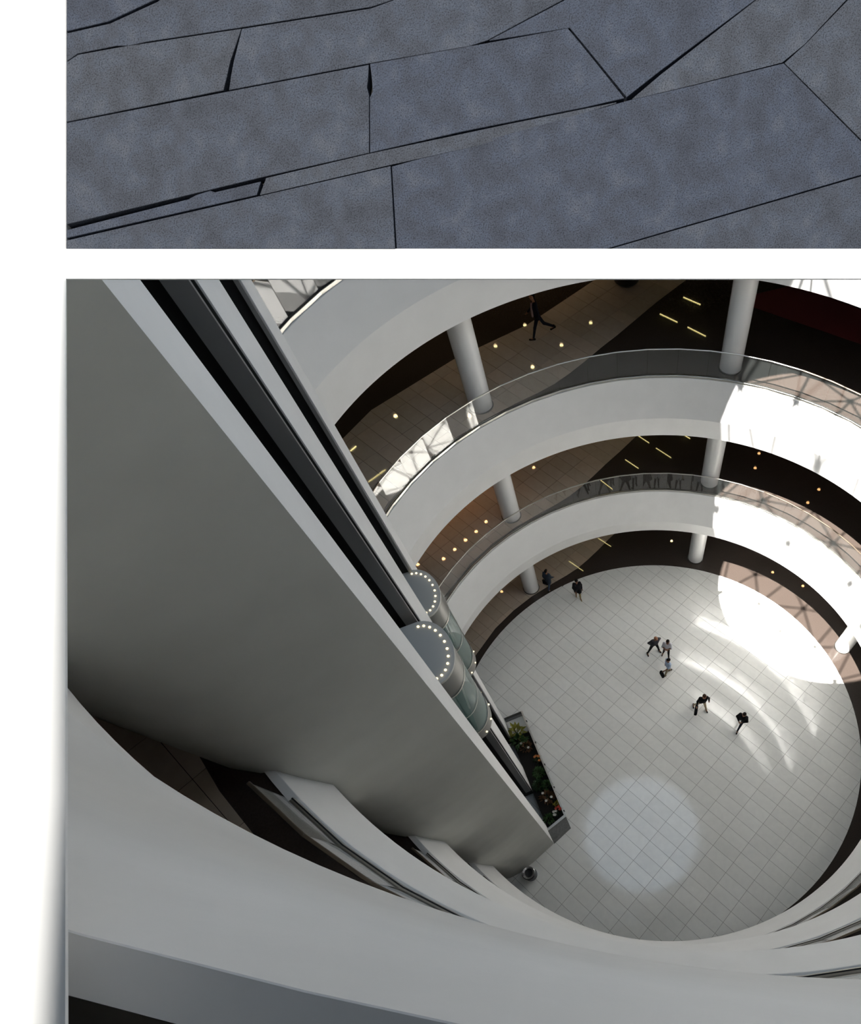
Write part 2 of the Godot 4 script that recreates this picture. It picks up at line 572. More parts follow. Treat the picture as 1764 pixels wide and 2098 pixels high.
func build_ground() -> void:
	var f := structure("floor", "ground floor of the hall")
	put("grout_bed", sweep([Vector2(0.0, -0.008), Vector2(10.41, -0.008), Vector2(10.41, -0.4), Vector2(0.0, -0.4)], -180, 180, 96), M.grout, f)
	put("granite_ring", sweep([Vector2(10.41, 0.0), Vector2(25.0, 0.0), Vector2(25.0, -0.4), Vector2(10.41, -0.4)], -180, 180, 128), M.dark_granite, f)
	lay_tiles(f, [circle(Vector2.ZERO, 10.40, 128)], 0.0, "white_tile", 0.011, 300)
	var pave := structure("floor", "pale paving beyond the dark ring on the ground floor")
	lay_tiles(pave, [beige_region(0.2)], 0.012, "beige_tile", 0.012, 300)

func build_balustrades() -> void:
	var N := 56
	for k in 3:
		var L: Array = LEVELS[k]
		var top: float = L[1]
		var b := thing("glass_balustrade", ["glass balustrade with thin rail round the lowest gallery", "glass balustrade with steel base channel round the middle gallery", "glass balustrade with bronze rail round the upper gallery under the sill"][k], "balustrade", Vector3(0, top, 0), 0.0, "gallery balustrades")
		var step := 360.0 / N
		var half := 10.33 * tan(deg_to_rad(step / 2))
		var g := begin(); bx(g, Vector3(0, 0.56, 0), Vector3(2 * half - 0.012, 1.0, 0.014))
		var ch := begin(); cbox(ch, Vector3(0, 0.035, 0), Vector3(2 * half + 0.006, 0.11, 0.09), 0.006)
		var rl := begin(); cbox(rl, Vector3(0, 1.075, 0), Vector3(2 * half + 0.006, 0.04, 0.05), 0.008)
		var gk := begin(); bx(gk, Vector3(0, 0.094, 0.03), Vector3(2 * half, 0.012, 0.02))
		var gm := done(g); var cm := done(ch); var rm := done(rl); var km := done(gk)
		for i in N:
			var th := -180.0 + step * (i + 0.5) + 2.0
			if th > -138.6 and th < -91.0: continue
			var a := deg_to_rad(th)
			var d := Vector3(sin(a), 0, -cos(a))
			var t := Transform3D(Basis(Vector3(cos(a), 0, sin(a)), Vector3.UP, -d), d * 10.33)
			put("glass_panel", gm, M.rail_glass, b, t)
			put("base_channel", cm, M.steel, b, t)
			put("handrail", rm, M.bronze_rail if absf(th + 20) > 50 else M.steel, b, t)
			put("gasket", km, M.black_gasket, b, t)
	# the viewer's own parapet carries a dark metal channel behind its lip
	var b4 := thing("parapet_cap", "dark metal channel behind the white lip of the viewer's parapet", "cap", Vector3(0, LEVELS[3][1], 0))
	put("channel", sweep([Vector2(10.06, -0.06), Vector2(10.065, -0.015), Vector2(10.10, -0.015), Vector2(10.105, -0.05), Vector2(10.30, -0.05), Vector2(10.30, -0.3), Vector2(10.06, -0.3)], -90, 219, 190), M.dark_steel, b4)

func build_columns() -> void:
	var spots := [["a", -7.14, -8.78], ["b", 2.52, -10.95], ["c", 10.37, -4.88]]
	var names := {"a": ["white round column on the ground floor beside two dark-coated people", "left white round column on the middle gallery", "left white round column on the upper gallery near the walking person"],
		"b": ["white round column at the back of the ground floor", "right white round column on the middle gallery", "tall white round column on the upper gallery reaching behind the sill"],
		"c": ["white round column at the right, half in sunlight", "white round column at the far right of the middle gallery", "white round column at the far right of the upper gallery"]}
	for s in spots:
		for k in 3:
			var y0 := 0.0 if k == 0 else float(LEVELS[k - 1][0])
			var y1 := float(LEVELS[k][3]) + 0.04
			if s[0] == "c" and k > 0: continue
			var c := thing("column", names[s[0]][k], "column", Vector3(s[1], y0, s[2]), 0.0, "round white columns")
			put("shaft", sweep([Vector2(0.0, 0.0), Vector2(0.44, 0.0), Vector2(0.44, y1 - y0), Vector2(0.0, y1 - y0)], -180, 180, 40), M.column_white, c)
			put("base_ring", sweep([Vector2(0.43, 0.0), Vector2(0.475, 0.0), Vector2(0.475, 0.035), Vector2(0.465, 0.045), Vector2(0.43, 0.045)], -180, 180, 40), M.dark_steel, c)

# ------------------------------------------------------------------ lift tower
func tw(t: float, off: float, y: float) -> Vector3:
	var p := TOWER_A + TOWER_V * t + TOWER_N * off
	return Vector3(p.x, y, p.y)

func tbox(t0: float, t1: float, o0: float, o1: float, y0: float, y1: float) -> ArrayMesh:
	var st := begin()
	hexa(st, [tw(t0, o0, y0), tw(t1, o0, y0), tw(t1, o1, y0), tw(t0, o1, y0), tw(t0, o0, y1), tw(t1, o0, y1), tw(t1, o1, y1), tw(t0, o1, y1)])
	return done(st)

func build_tower() -> void:
	var w := structure("wall_left", "white lift tower with two dark shafts and a wide shaded side wall")
	var H := ROOF_Y
	# side wall: a curve in plan from the front corner out past the galleries
	var path := [Vector2(-5.04, 5.79), Vector2(-5.95, 6.65), Vector2(-6.55, 7.14), Vector2(-7.0, 7.36), Vector2(-7.4, 7.40), Vector2(-7.9, 7.32), Vector2(-9.4, 6.80), Vector2(-10.9, 6.27), Vector2(-14.0, 5.2)]
	var st := SurfaceTool.new()
	st.begin(Mesh.PRIMITIVE_TRIANGLES)
	var nr := []
	for i in path.size():
		var d: Vector2 = (path[mini(i + 1, path.size() - 1)] - path[maxi(i - 1, 0)]).normalized()
		var nn := Vector2(d.y, -d.x)
		if nn.y < 0: nn = -nn
		nr.append(Vector3(nn.x, 0, nn.y))
	for i in path.size() - 1:
		var a := Vector3(path[i].x, 0, path[i].y); var b := Vector3(path[i + 1].x, 0, path[i + 1].y)
		var up := Vector3(0, H, 0)
		for q in [[a, nr[i]], [b + up, nr[i + 1]], [a + up, nr[i]], [a, nr[i]], [b, nr[i + 1]], [b + up, nr[i + 1]]]:
			st.set_normal(q[1]); st.add_vertex(q[0])
		var ai: Vector3 = a - nr[i] * 0.3; var bi: Vector3 = b - nr[i + 1] * 0.3
		for q in [[ai, -nr[i]], [ai + up, -nr[i]], [bi + up, -nr[i + 1]], [ai, -nr[i]], [bi + up, -nr[i + 1]], [bi, -nr[i + 1]]]:
			st.set_normal(q[1]); st.add_vertex(q[0])
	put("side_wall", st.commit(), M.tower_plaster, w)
	for s in [[0.0, 0.80], [2.72, 3.95], [5.62, 6.70]]:
		put("pier", tbox(s[0], s[1], -1.6, 0.0, 0.0, H), M.white_plaster, w)
	put("shaft_back", tbox(0.0, 6.7, -1.75, -1.6, 0.0, H), M.shaft_black, w)
	put("far_side", tbox(6.55, 6.7, -4.5, -1.6, 0.0, H), M.white_plaster, w)
	for s in [[0.80, 2.72], [3.95, 5.62]]:
		put("shaft_lining", tbox(s[0] + 0.0, s[0] + 0.03, -1.6, -0.02, 0.0, H), M.shaft_black, w)
		put("shaft_lining", tbox(s[1] - 0.03, s[1] + 0.0, -1.6, -0.02, 0.0, H), M.shaft_black, w)
	put("guide_plate", tbox(2.60, 2.68, -0.30, -0.05, 0.8, H), M.guide_steel, w)
	put("guide_plate", tbox(5.53, 5.60, -0.09, -0.02, 0.8, H), M.guide_steel, w)

func car_outline(grow := 0.0) -> Array:
	# D-shaped plan in (t, off) about the shaft's middle
	var p := []
	p.append(Vector2(-0.78 - grow, -0.9)); p.append(Vector2(-0.78 - grow, -0.05))
	for k in range(1, 20):
		var a := PI - PI * k / 20.0
		p.append(Vector2((0.78 + grow) * cos(a), -0.05 + (0.52 + grow) * sin(a)))
	p.append(Vector2(0.78 + grow, -0.05)); p.append(Vector2(0.78 + grow, -0.9))
	return p

func car_wall(mid: float, y0: float, y1: float, grow: float, cap := false) -> ArrayMesh:
	var st := begin()
	var o := car_outline(grow)
	for k in o.size() - (0 if cap else 1):
		var a: Vector2 = o[k]; var b: Vector2 = o[(k + 1) % o.size()]
		var out := tw(mid + (a.x + b.x) / 2, (a.y + b.y) / 2, 0) - tw(mid, -0.4, 0)
		if absf(a.y + 0.05) > 1e-4 or true: st.set_smooth_group(1)
		quad(st, tw(mid + a.x, a.y, y0), tw(mid + b.x, b.y, y0), tw(mid + b.x, b.y, y1), tw(mid + a.x, a.y, y1), out)
	if cap:
		st.set_smooth_group(-1)
		for k in range(1, o.size() - 1):
			tri(st, tw(mid + o[0].x, o[0].y, y1), tw(mid + o[k].x, o[k].y, y1), tw(mid + o[k + 1].x, o[k + 1].y, y1), Vector3.UP)
			tri(st, tw(mid + o[0].x, o[0].y, y0), tw(mid + o[k].x, o[k].y, y0), tw(mid + o[k + 1].x, o[k + 1].y, y0), Vector3.DOWN)
	return done(st)

func build_lifts() -> void:
	mat("car_roof", Color(0.60, 0.59, 0.56), 0.7)
	mat("car_metal", Color(0.27, 0.265, 0.25), 0.35, 0.6)
	var gl := mat("car_glass", Color(0.25, 0.42, 0.38), 0.04)
	gl.albedo_color.a = 0.35
	gl.transparency = BaseMaterial3D.TRANSPARENCY_ALPHA
	mat("car_inside", Color(0.10, 0.16, 0.145), 0.5)
	var labels := ["nearer round-fronted glass lift car, lower in the picture, with dotted lamps on its roof", "farther round-fronted glass lift car behind the middle pier with dotted roof lamps"]
	for c in [[1.62, 12.6, 16.0, 0], [4.80, 10.3, 14.0, 1]]:
		var mid: float = c[0]; var y0: float = c[1]; var y1: float = c[2]
		var n := thing("lift_car", labels[c[3]], "lift", Vector3.ZERO, 0.0, "glass lift cars in the tower")
		put("roof_cap", car_wall(mid, y1 - 0.06, y1, 0.03, true), M.car_roof, n)
		put("upper_band", car_wall(mid, y1 - 0.75, y1 - 0.06, 0.015), M.car_metal, n)
		put("glass_wall", car_wall(mid, y0 + 0.45, y1 - 0.75, 0.0), M.car_glass, n)
		put("lower_band", car_wall(mid, y0, y0 + 0.45, 0.012, true), M.car_metal, n)
		put("ring", car_wall(mid, y1 - 0.79, y1 - 0.74, 0.03), M.steel, n)
		put("ring", car_wall(mid, (y0 + y1) / 2 - 0.25, (y0 + y1) / 2 - 0.21, 0.02), M.steel, n)
		put("ring", car_wall(mid, y0 + 0.43, y0 + 0.47, 0.025), M.steel, n)
		put("back_panel", tbox(mid - 0.75, mid + 0.75, -0.95, -0.88, y0, y1 - 0.06), M.car_inside, n)
		put("car_floor", tbox(mid - 0.70, mid + 0.70, -0.85, 0.05, y0 + 0.45, y0 + 0.47), M.car_inside, n)
		put("inner_rail", tbox(mid - 0.55, mid + 0.55, 0.12, 0.16, y0 + 1.35, y0 + 1.41), M.steel, n)
		var bulb := SphereMesh.new()
		bulb.radius = 0.029; bulb.height = 0.045; bulb.radial_segments = 10; bulb.rings = 5
		var o := car_outline(-0.1)
		for k in 12:
			var f := 1.2 + 19.6 * k / 11.0
			var a: Vector2 = o[int(f)].lerp(o[mini(int(f) + 1, o.size() - 1)], f - int(f))
			put("lamp_bulb", bulb, M.lamp_white, n, Transform3D(Basis.IDENTITY, tw(mid + a.x, a.y, y1 + 0.012)))
		o = car_outline(0.02)
		for k in 5:
			var f := 4.0 + 3.5 * k
			var a: Vector2 = o[int(f)].lerp(o[mini(int(f) + 1, o.size() - 1)], f - int(f))
			put("lamp_bulb", bulb, M.lamp_white, n, Transform3D(Basis.IDENTITY, tw(mid + a.x, a.y, y0 + 0.14)))

# ------------------------------------------------------------------ the added stone sill and coping in front of the viewer
const SLABS := [
	[-2.127, 0.028, -0.884, 0.279, -0.882, -0.002, -2.131, -0.002],
	[-0.878, 0.281, 0.014, 0.499, 0.244, 0.545, 0.574, 0.616, 0.970, 0.277, -0.085, -0.002, -0.875, -0.002],
	[0.580, 0.619, 0.652, 0.678, 0.802, 0.820, 1.072, 1.047, 1.160, 1.047, 1.212, 0.341, 0.975, 0.282],
	[-0.063, -0.002, 0.970, 0.271, 1.212, 0.335, 1.237, -0.002],
	[-2.122, 0.065, -1.653, 0.170, -1.620, 0.185, -1.568, 0.199, -1.550, 0.194, -1.376, 0.230, -1.394, 0.187, -2.126, 0.040],
	[-1.351, 0.240, -0.960, 0.322, -0.442, 0.420, -0.040, 0.492, -0.553, 0.352, -0.884, 0.287, -1.378, 0.185],
	[-2.076, 0.425, -1.473, 0.527, -0.947, 0.614, -0.953, 0.564, -0.958, 0.543, -0.952, 0.516, -0.963, 0.328, -1.362, 0.248, -2.120, 0.087],
	[-0.939, 0.616, -0.578, 0.671, -0.215, 0.728, -0.168, 0.678, -0.122, 0.628, -0.011, 0.505, -0.161, 0.475, -0.405, 0.433, -0.606, 0.398, -0.956, 0.328, -0.946, 0.508, -0.935, 0.527, -0.935, 0.564],
	[-2.051, 0.622, -2.007, 0.646, -1.862, 0.669, -1.405, 0.730, -1.454, 0.627, -1.473, 0.572, -1.487, 0.534, -2.076, 0.430],
	[-1.400, 0.730, -0.927, 0.794, -0.852, 0.817, -0.164, 1.047, 0.259, 1.047, -0.251, 0.813, -0.509, 0.694, -0.578, 0.675, -0.943, 0.621, -1.464, 0.535, -1.452, 0.584, -1.439, 0.627],
	[-0.499, 0.692, -0.240, 0.811, 0.273, 1.047, 0.803, 1.047, 0.113, 0.589, -0.000, 0.510, -0.111, 0.631, -0.157, 0.681, -0.206, 0.733],
	[0.022, 0.504, 0.125, 0.581, 0.468, 0.817, 0.811, 1.047, 1.066, 1.047, 0.793, 0.820, 0.649, 0.681, 0.569, 0.622, 0.244, 0.550],
	[-2.039, 0.716, -1.879, 0.747, -1.698, 0.816, -1.360, 1.047, -0.171, 1.047, -0.858, 0.820, -0.927, 0.801, -1.405, 0.736, -1.752, 0.691, -1.821, 0.678, -1.864, 0.678, -2.010, 0.653, -2.050, 0.630],
	[-1.997, 1.047, -1.370, 1.047, -1.708, 0.822, -1.884, 0.754, -2.038, 0.723],
]

func sill_basis() -> Transform3D:
	# plate coordinates: x = u, z = -v, y = normal of the slope
	var a := deg_to_rad(30.0)
	return Transform3D(Basis(Vector3.RIGHT, Vector3(0, cos(a), sin(a)), Vector3(0, -sin(a), cos(a))), sill_point(0, 0))

func make_stone(called: String, seed_: int, base: Color) -> void:
	var m := mat(called, Color(1, 1, 1), 0.8, 0.0, 0.3)
	var c := base
	textured(m, noise_tex(seed_, 0.005, [[0.0, c.darkened(0.13)], [0.4, c.darkened(0.02)], [0.6, Color(c.r * 1.01, c.g * 1.03, c.b * 1.05)], [1.0, c.lightened(0.07)]], 1024, 6), 1.3, false)
	m.detail_enabled = true
	m.detail_blend_mode = BaseMaterial3D.BLEND_MODE_MUL
	m.detail_uv_layer = BaseMaterial3D.DETAIL_UV_1
	m.detail_albedo = M["_pits"]
	m.heightmap_enabled = true
	m.heightmap_texture = M["_stone_height"]
	m.heightmap_scale = 0.25

func build_added_sill() -> void:  # sill form is added to carry the stone pavement
	M["_pits"] = noise_tex(77, 0.11, [[0.0, grey(0.45)], [0.30, grey(0.80)], [0.5, grey(0.97)], [0.72, grey(1.0)], [1.0, grey(1.0)]], 1024, 3)
	M["_stone_height"] = noise_tex(78, 0.09, [[0.0, grey(0.0)], [0.4, grey(0.7)], [1.0, grey(1.0)]], 1024, 4)
	make_stone("stone_a", 51, Color(0.276, 0.294, 0.335))
	make_stone("stone_b", 52, Color(0.262, 0.282, 0.330))
	make_stone("stone_c", 53, Color(0.288, 0.304, 0.340))
	mat("joint_soil", Color(0.012, 0.011, 0.009), 0.95)
	var s := thing("added_stone_sill", "pavement of dark blue-grey stone slabs built as an added sloping sill with added white margin across the top of the picture", "sill", sill_point(0, 0))
	var here := Transform3D(Basis.IDENTITY, -sill_point(0, 0))
	var local := sill_basis()
	local.origin = Vector3.ZERO
	# body: a wedge with a level underside
	var st := begin()
	var x0 := -4.25; var x1 := 8.5
	var f0 := sill_point(0, -0.1045, -0.002); var bt := sill_point(0, 1.06, -0.04)
	var fb := sill_point(0, 0.0, -0.04)
	var sec := [Vector2(f0.y, f0.z), Vector2(fb.y, fb.z), Vector2(bt.y, bt.z), Vector2(f0.y - 0.05, bt.z), Vector2(f0.y - 0.05, fb.z)]
	var midp := Vector3(EYE.x + 2, f0.y + 0.1, (f0.z + bt.z) / 2)
	for i in 5:
		var p: Vector2 = sec[i]; var q: Vector2 = sec[(i + 1) % 5]
		var a := Vector3(EYE.x + x0, p.x, p.y); var b := Vector3(EYE.x + x1, p.x, p.y)
		var c := Vector3(EYE.x + x1, q.x, q.y); var d := Vector3(EYE.x + x0, q.x, q.y)
		quad(st, a, b, c, d, (a + b + c + d) / 4 - midp)
	for x in [x0, x1]:
		var v := []
		for p: Vector2 in sec: v.append(Vector3(EYE.x + x, p.x, p.y))
		quad(st, v[1], v[2], v[3], v[4], Vector3(x - 2, 0, 0))
		tri(st, v[0], v[1], v[4], Vector3(x - 2, 0, 0))
	put("body", done(st), M.coping_white, s, here)
	# bed of soil under the slabs
	var bed := PackedVector2Array([Vector2(x0 + 0.01, -0.002), Vector2(x1 - 0.01, -0.002), Vector2(x1 - 0.01, -1.05), Vector2(x0 + 0.01, -1.05)])
	put("soil_bed", plate(bed, 0.012), M.joint_soil, s, local * Transform3D(Basis.IDENTITY, Vector3(0, -0.02, 0)))
	var nose := PackedVector2Array([Vector2(x0, 0.1045), Vector2(x1, 0.1045), Vector2(x1, 0.0), Vector2(x0, 0.0)])
	put("border", plate(nose, 0.006), M.coping_white, s, local)  # added white strip in place of the blank band below the pavement
	var side := PackedVector2Array([Vector2(-2.7, 0.0), Vector2(-2.135, 0.0), Vector2(-2.000, -1.047), Vector2(-2.7, -1.047)])
	put("border", plate(side, 0.03, 0.002), M.coping_white, s, local)  # added white strip in place of the blank left margin
	var rng := RandomNumberGenerator.new()
	rng.seed = 5
	var stones := ["stone_a", "stone_b", "stone_c"]
	var all := []
	for k in SLABS.size():
		var flat: Array = SLABS[k]
		var p := PackedVector2Array()
		for i in range(0, flat.size(), 2): p.append(Vector2(flat[i], -maxf(flat[i + 1], 0.0)))
		all.append(p)
	# the sill goes on beyond the picture on both sides
	for r in [[0.0, 0.33], [0.34, 0.70], [0.71, 1.047]]:
		var u := 1.25
		while u < 8.3:
			var w := minf(rng.randf_range(1.0, 1.7), 8.45 - u)
			var first := u == 1.25
			all.append(PackedVector2Array([Vector2(1.243 - 0.077 * r[0] if first else u, -r[0]), Vector2(u + w - 0.006, -r[0]), Vector2(u + w - 0.006, -r[1]), Vector2(1.243 - 0.077 * r[1] if first else u, -r[1])]))
			u += w
		all.append(PackedVector2Array([Vector2(-4.2, -r[0]), Vector2(-2.72, -r[0]), Vector2(-2.72, -r[1]), Vector2(-4.2, -r[1])]))
	for k in all.size():
		var poly: PackedVector2Array = all[k]
		var c := Vector2.ZERO
		for q in poly: c += q / poly.size()
		var moved := PackedVector2Array()
		for q in poly: moved.append(q - c)
		var ins := Geometry2D.offset_polygon(moved, 0.0013, Geometry2D.JOIN_MITER)
		if ins.size(): moved = ins[0]
		var lift := rng.randf_range(-0.0015, 0.002)
		var tilt := Basis(Vector3.RIGHT, rng.randf_range(-0.006, 0.006)) * Basis(Vector3.BACK, rng.randf_range(-0.002, 0.002))
		put("stone_slab", plate(moved, 0.024, 0.001), M[stones[k % 3]], s, local * Transform3D(tilt, Vector3(c.x, lift, c.y)))

func build_added_coping() -> void:  # added beam, stands in for the blank white left margin
	var t := added_coping_top()
	var near: Vector3 = t[0]; var far: Vector3 = t[1]
	var across: Vector3 = t[3] - t[0]
	var o := thing("added_coping_beam", "added white knife-edged coping filling the blank margin along the left edge of the picture", "coping", near)
	var sec := [[0.0, 0.0], [0.0, -0.003], [0.5, -0.11], [1.0, -0.11], [1.0, 0.0]]
	var st := begin()
	var mid := (near + far) / 2 + across * 0.6 + Vector3(0, -0.05, 0)
	for i in 5:
		var p: Array = sec[i]; var q: Array = sec[(i + 1) % 5]
		var a: Vector3 = near + across * p[0] + Vector3(0, p[1], 0); var b: Vector3 = far + across * p[0] + Vector3(0, p[1], 0)
		var c: Vector3 = far + across * q[0] + Vector3(0, q[1], 0); var d: Vector3 = near + across * q[0] + Vector3(0, q[1], 0)
		quad(st, a, b, c, d, (a + b + c + d) / 4 - mid)
	for e: Vector3 in [near, far]:
		for i in range(1, 4):
			var p: Array = sec[i]; var q: Array = sec[i + 1]
			tri(st, e, e + across * p[0] + Vector3(0, p[1], 0), e + across * q[0] + Vector3(0, q[1], 0), e - mid)
	put("added_coping_slab", done(st), M.coping_white, o, Transform3D(Basis.IDENTITY, -near))

# ------------------------------------------------------------------ lamps in the gallery ceilings
func downlight(at: Vector3, m: Material, c: Color, energy: float, label: String, group: String) -> void:
	var t := thing("downlight", label, "lamp", at, 0.0, group)
	put("trim_ring", sweep([Vector2(0.085, 0.0), Vector2(0.125, 0.0), Vector2(0.12, -0.012), Vector2(0.09, -0.012)], -180, 180, 20), M.steel, t)
	var disc := CylinderMesh.new()
	disc.top_radius = 0.085; disc.bottom_radius = 0.085; disc.height = 0.008; disc.radial_segments = 20
	put("lamp_disc", disc, m, t, Transform3D(Basis.IDENTITY, Vector3(0, -0.004, 0)))
	var l := SpotLight3D.new()
	l.name = "light"
	l.position = Vector3(0, -0.03, 0)
	l.rotation_degrees.x = -90
	l.light_color = c.linear_to_srgb()
	l.light_energy = energy
	l.light_size = 0.085
	l.spot_angle = 62.0
	l.spot_angle_attenuation = 0.7
	l.spot_range = 40.0
	l.spot_attenuation = 2.0
	l.shadow_enabled = true
	t.add_child(l)

func tube_lamp(a: Vector2, b: Vector2, y: float, label: String, group: String) -> void:
	var mid := (a + b) / 2
	var d := b - a
	var t := thing("tube_lamp", label, "lamp", Vector3(mid.x, y, mid.y), -atan2(d.y, d.x), group)
	var st := begin()
	cbox(st, Vector3(0, -0.02, 0), Vector3(d.length() + 0.1, 0.04, 0.1), 0.006)
	put("housing", done(st), M.ceiling_white, t)
	var tb := begin()
	tube(tb, [Vector3(-d.length() / 2, -0.055, 0), Vector3(d.length() / 2, -0.055, 0)], [0.018, 0.018], 8)
	put("lamp_tube", done(tb), M.lamp_tube, t)
	var l := AreaLight3D.new()
	l.name = "light"
	l.position = Vector3(0, -0.08, 0)
	l.rotation_degrees.x = -90
	l.light_color = Color(1.0, 0.80, 0.36).linear_to_srgb()
	l.light_energy = 0.15
	l.area_size = Vector2(d.length(), 0.036)
	l.area_range = 40.0
	l.area_attenuation = 2.0
	l.shadow_enabled = true
	t.add_child(l)

func build_lamps() -> void:
	var up := float(LEVELS[2][3]) + 0.018
	var mid := float(LEVELS[1][3]) + 0.018
	var low := float(LEVELS[0][3]) + 0.018
	var warm := Color(1.0, 0.72, 0.40); var orange := Color(1.0, 0.50, 0.20)
	for p in [[-12.54, -12.83], [-8.3, -17.92], [-6.29, -16.31], [-3.48, -19.79], [-2.14, -21.36], [-6.93, -19.63], [-9.03, -12.83], [-4.93, -17.99]]:
		downlight(Vector3(p[0], up, p[1]), M.lamp_yellow, warm, 0.9, "small round yellow downlight mirrored in the upper gallery's polished floor", "yellow downlights over the upper gallery")
	for p in [[-12.78, -8.47], [-11.45, -8.85], [-10.93, -9.47], [-10.42, -10.11], [-9.9, -10.71], [-9.43, -11.4], [-7.05, -15.46], [-6.28, -16.43]]:
		downlight(Vector3(p[0], mid, p[1]), M.lamp_orange, orange, 0.45, "small orange downlight mirrored in the middle gallery's pale floor", "orange downlights over the middle gallery")
	for p in [[6.3, -16.63], [5.96, -15.46], [9.47, -13.8], [8.7, -12.81]]:
		downlight(Vector3(p[0], mid, p[1]), M.lamp_orange, orange, 0.1, "small orange downlight mirrored in the middle gallery's dark floor at right", "orange downlights at the right of the middle gallery")
	for p in [[8.08, -12.31], [9.94, -11.22], [-9.72, -10.76]]:
		downlight(Vector3(p[0], low, p[1]), M.lamp_orange, orange, 0.3, "small orange downlight under the lowest gallery", "orange downlights under the lowest gallery")
	downlight(Vector3(1.47, low, -14.91), M.lamp_yellow, warm, 0.3, "yellow downlight mirrored in the dark floor left of the back column", "")
	for q in [[1.47, -21.91, 2.36, -21.27], [0.17, -20.48, 1.07, -19.79], [1.59, -19.39, 2.49, -18.65]]:
		tube_lamp(Vector2(q[0], q[1]), Vector2(q[2], q[3]), up, "short tube lamp mirrored as a streak in the upper gallery's dark floor", "tube lamps over the upper gallery")
	for q in [[-1.03, -18.16, -0.24, -17.43], [0.16, -17.02, 1.04, -16.23], [-1.68, -16.08, -0.9, -15.38], [-3.11, -14.47, -2.4, -13.76], [1.75, -18.2, 2.24, -17.79]]:
		tube_lamp(Vector2(q[0], q[1]), Vector2(q[2], q[3]), mid, "short tube lamp mirrored as a yellow streak in the middle gallery's dark floor", "tube lamps over the middle gallery")
	for q in [[-3.56, -15.11, -2.65, -14.41], [-5.47, -13.19, -4.47, -12.39]]:
		tube_lamp(Vector2(q[0], q[1]), Vector2(q[2], q[3]), low, "short tube lamp under the lowest gallery, mirrored in the pale paving", "tube lamps under the lowest gallery")
	for q in [[-13.02, -8.66, -12.4, -9.39], [-14.2, -10.52, -13.99, -10.83]]:
		tube_lamp(Vector2(q[0], q[1]), Vector2(q[2], q[3]), up, "tube lamp mirrored as a pale streak beside the lift tower", "tube lamps beside the tower")

# ------------------------------------------------------------------ planter, plants, bin and other furniture
func leaf(st: SurfaceTool, at: Vector3, dir: Vector3, length: float, width: float, droop: float) -> void:
	var side := dir.cross(Vector3.UP)
	if side.length() < 0.05: side = Vector3.RIGHT
	side = side.normalized()
	var m := at + dir * length * 0.5
	var e := at + dir * length + Vector3.DOWN * droop
	var up := side.cross(dir).normalized() * width * 0.12
	quad(st, at, m - side * width / 2 + up, e, m - up, Vector3.UP)
	quad(st, at, m - up, e, m + side * width / 2 + up, Vector3.UP)

func plant(called: String, label: String, p: Vector3, leafy: String, n: int, spread: float, tall: float, size: float, seed_: int, bloom := "", blooms := 0) -> void:
	var rng := RandomNumberGenerator.new()
	rng.seed = seed_
	var t := thing(called, label, "plant", p, 0.0, "plants in the planter")
	var st := begin()
	var stems := begin()
	for k in n:
		var a := rng.randf() * TAU
		var el := rng.randf_range(0.15, 1.4)
		var dir := Vector3(cos(a) * cos(el), sin(el), sin(a) * cos(el))
		var base := Vector3(dir.x * spread * 0.55, maxf(0.03, dir.y * tall * rng.randf_range(0.3, 0.85)), dir.z * spread * 0.55)
		leaf(st, base, dir, size * rng.randf_range(0.7, 1.2), size * 0.42, size * 0.2)
		if k % 4 == 0: tube(stems, [Vector3.ZERO, base], [0.012, 0.006], 4)
	put("stems", done(stems), M.plant_stem, t)
	var fo := put("foliage", done(st), M[leafy], t)
	fo.set_meta("kind", "stuff")
	for k in blooms:
		var bs := begin()
		for j in 6:
			var a := TAU * j / 6
			leaf(bs, Vector3.ZERO, Vector3(cos(a), 0.5, sin(a)).normalized(), 0.09, 0.06, 0.01)
		var b := rng.randf() * TAU
		put("flower", done(bs), M[bloom], t, Transform3D(Basis.IDENTITY, Vector3(cos(b) * spread * 0.6, tall * rng.randf_range(0.8, 1.1), sin(b) * spread * 0.6)))

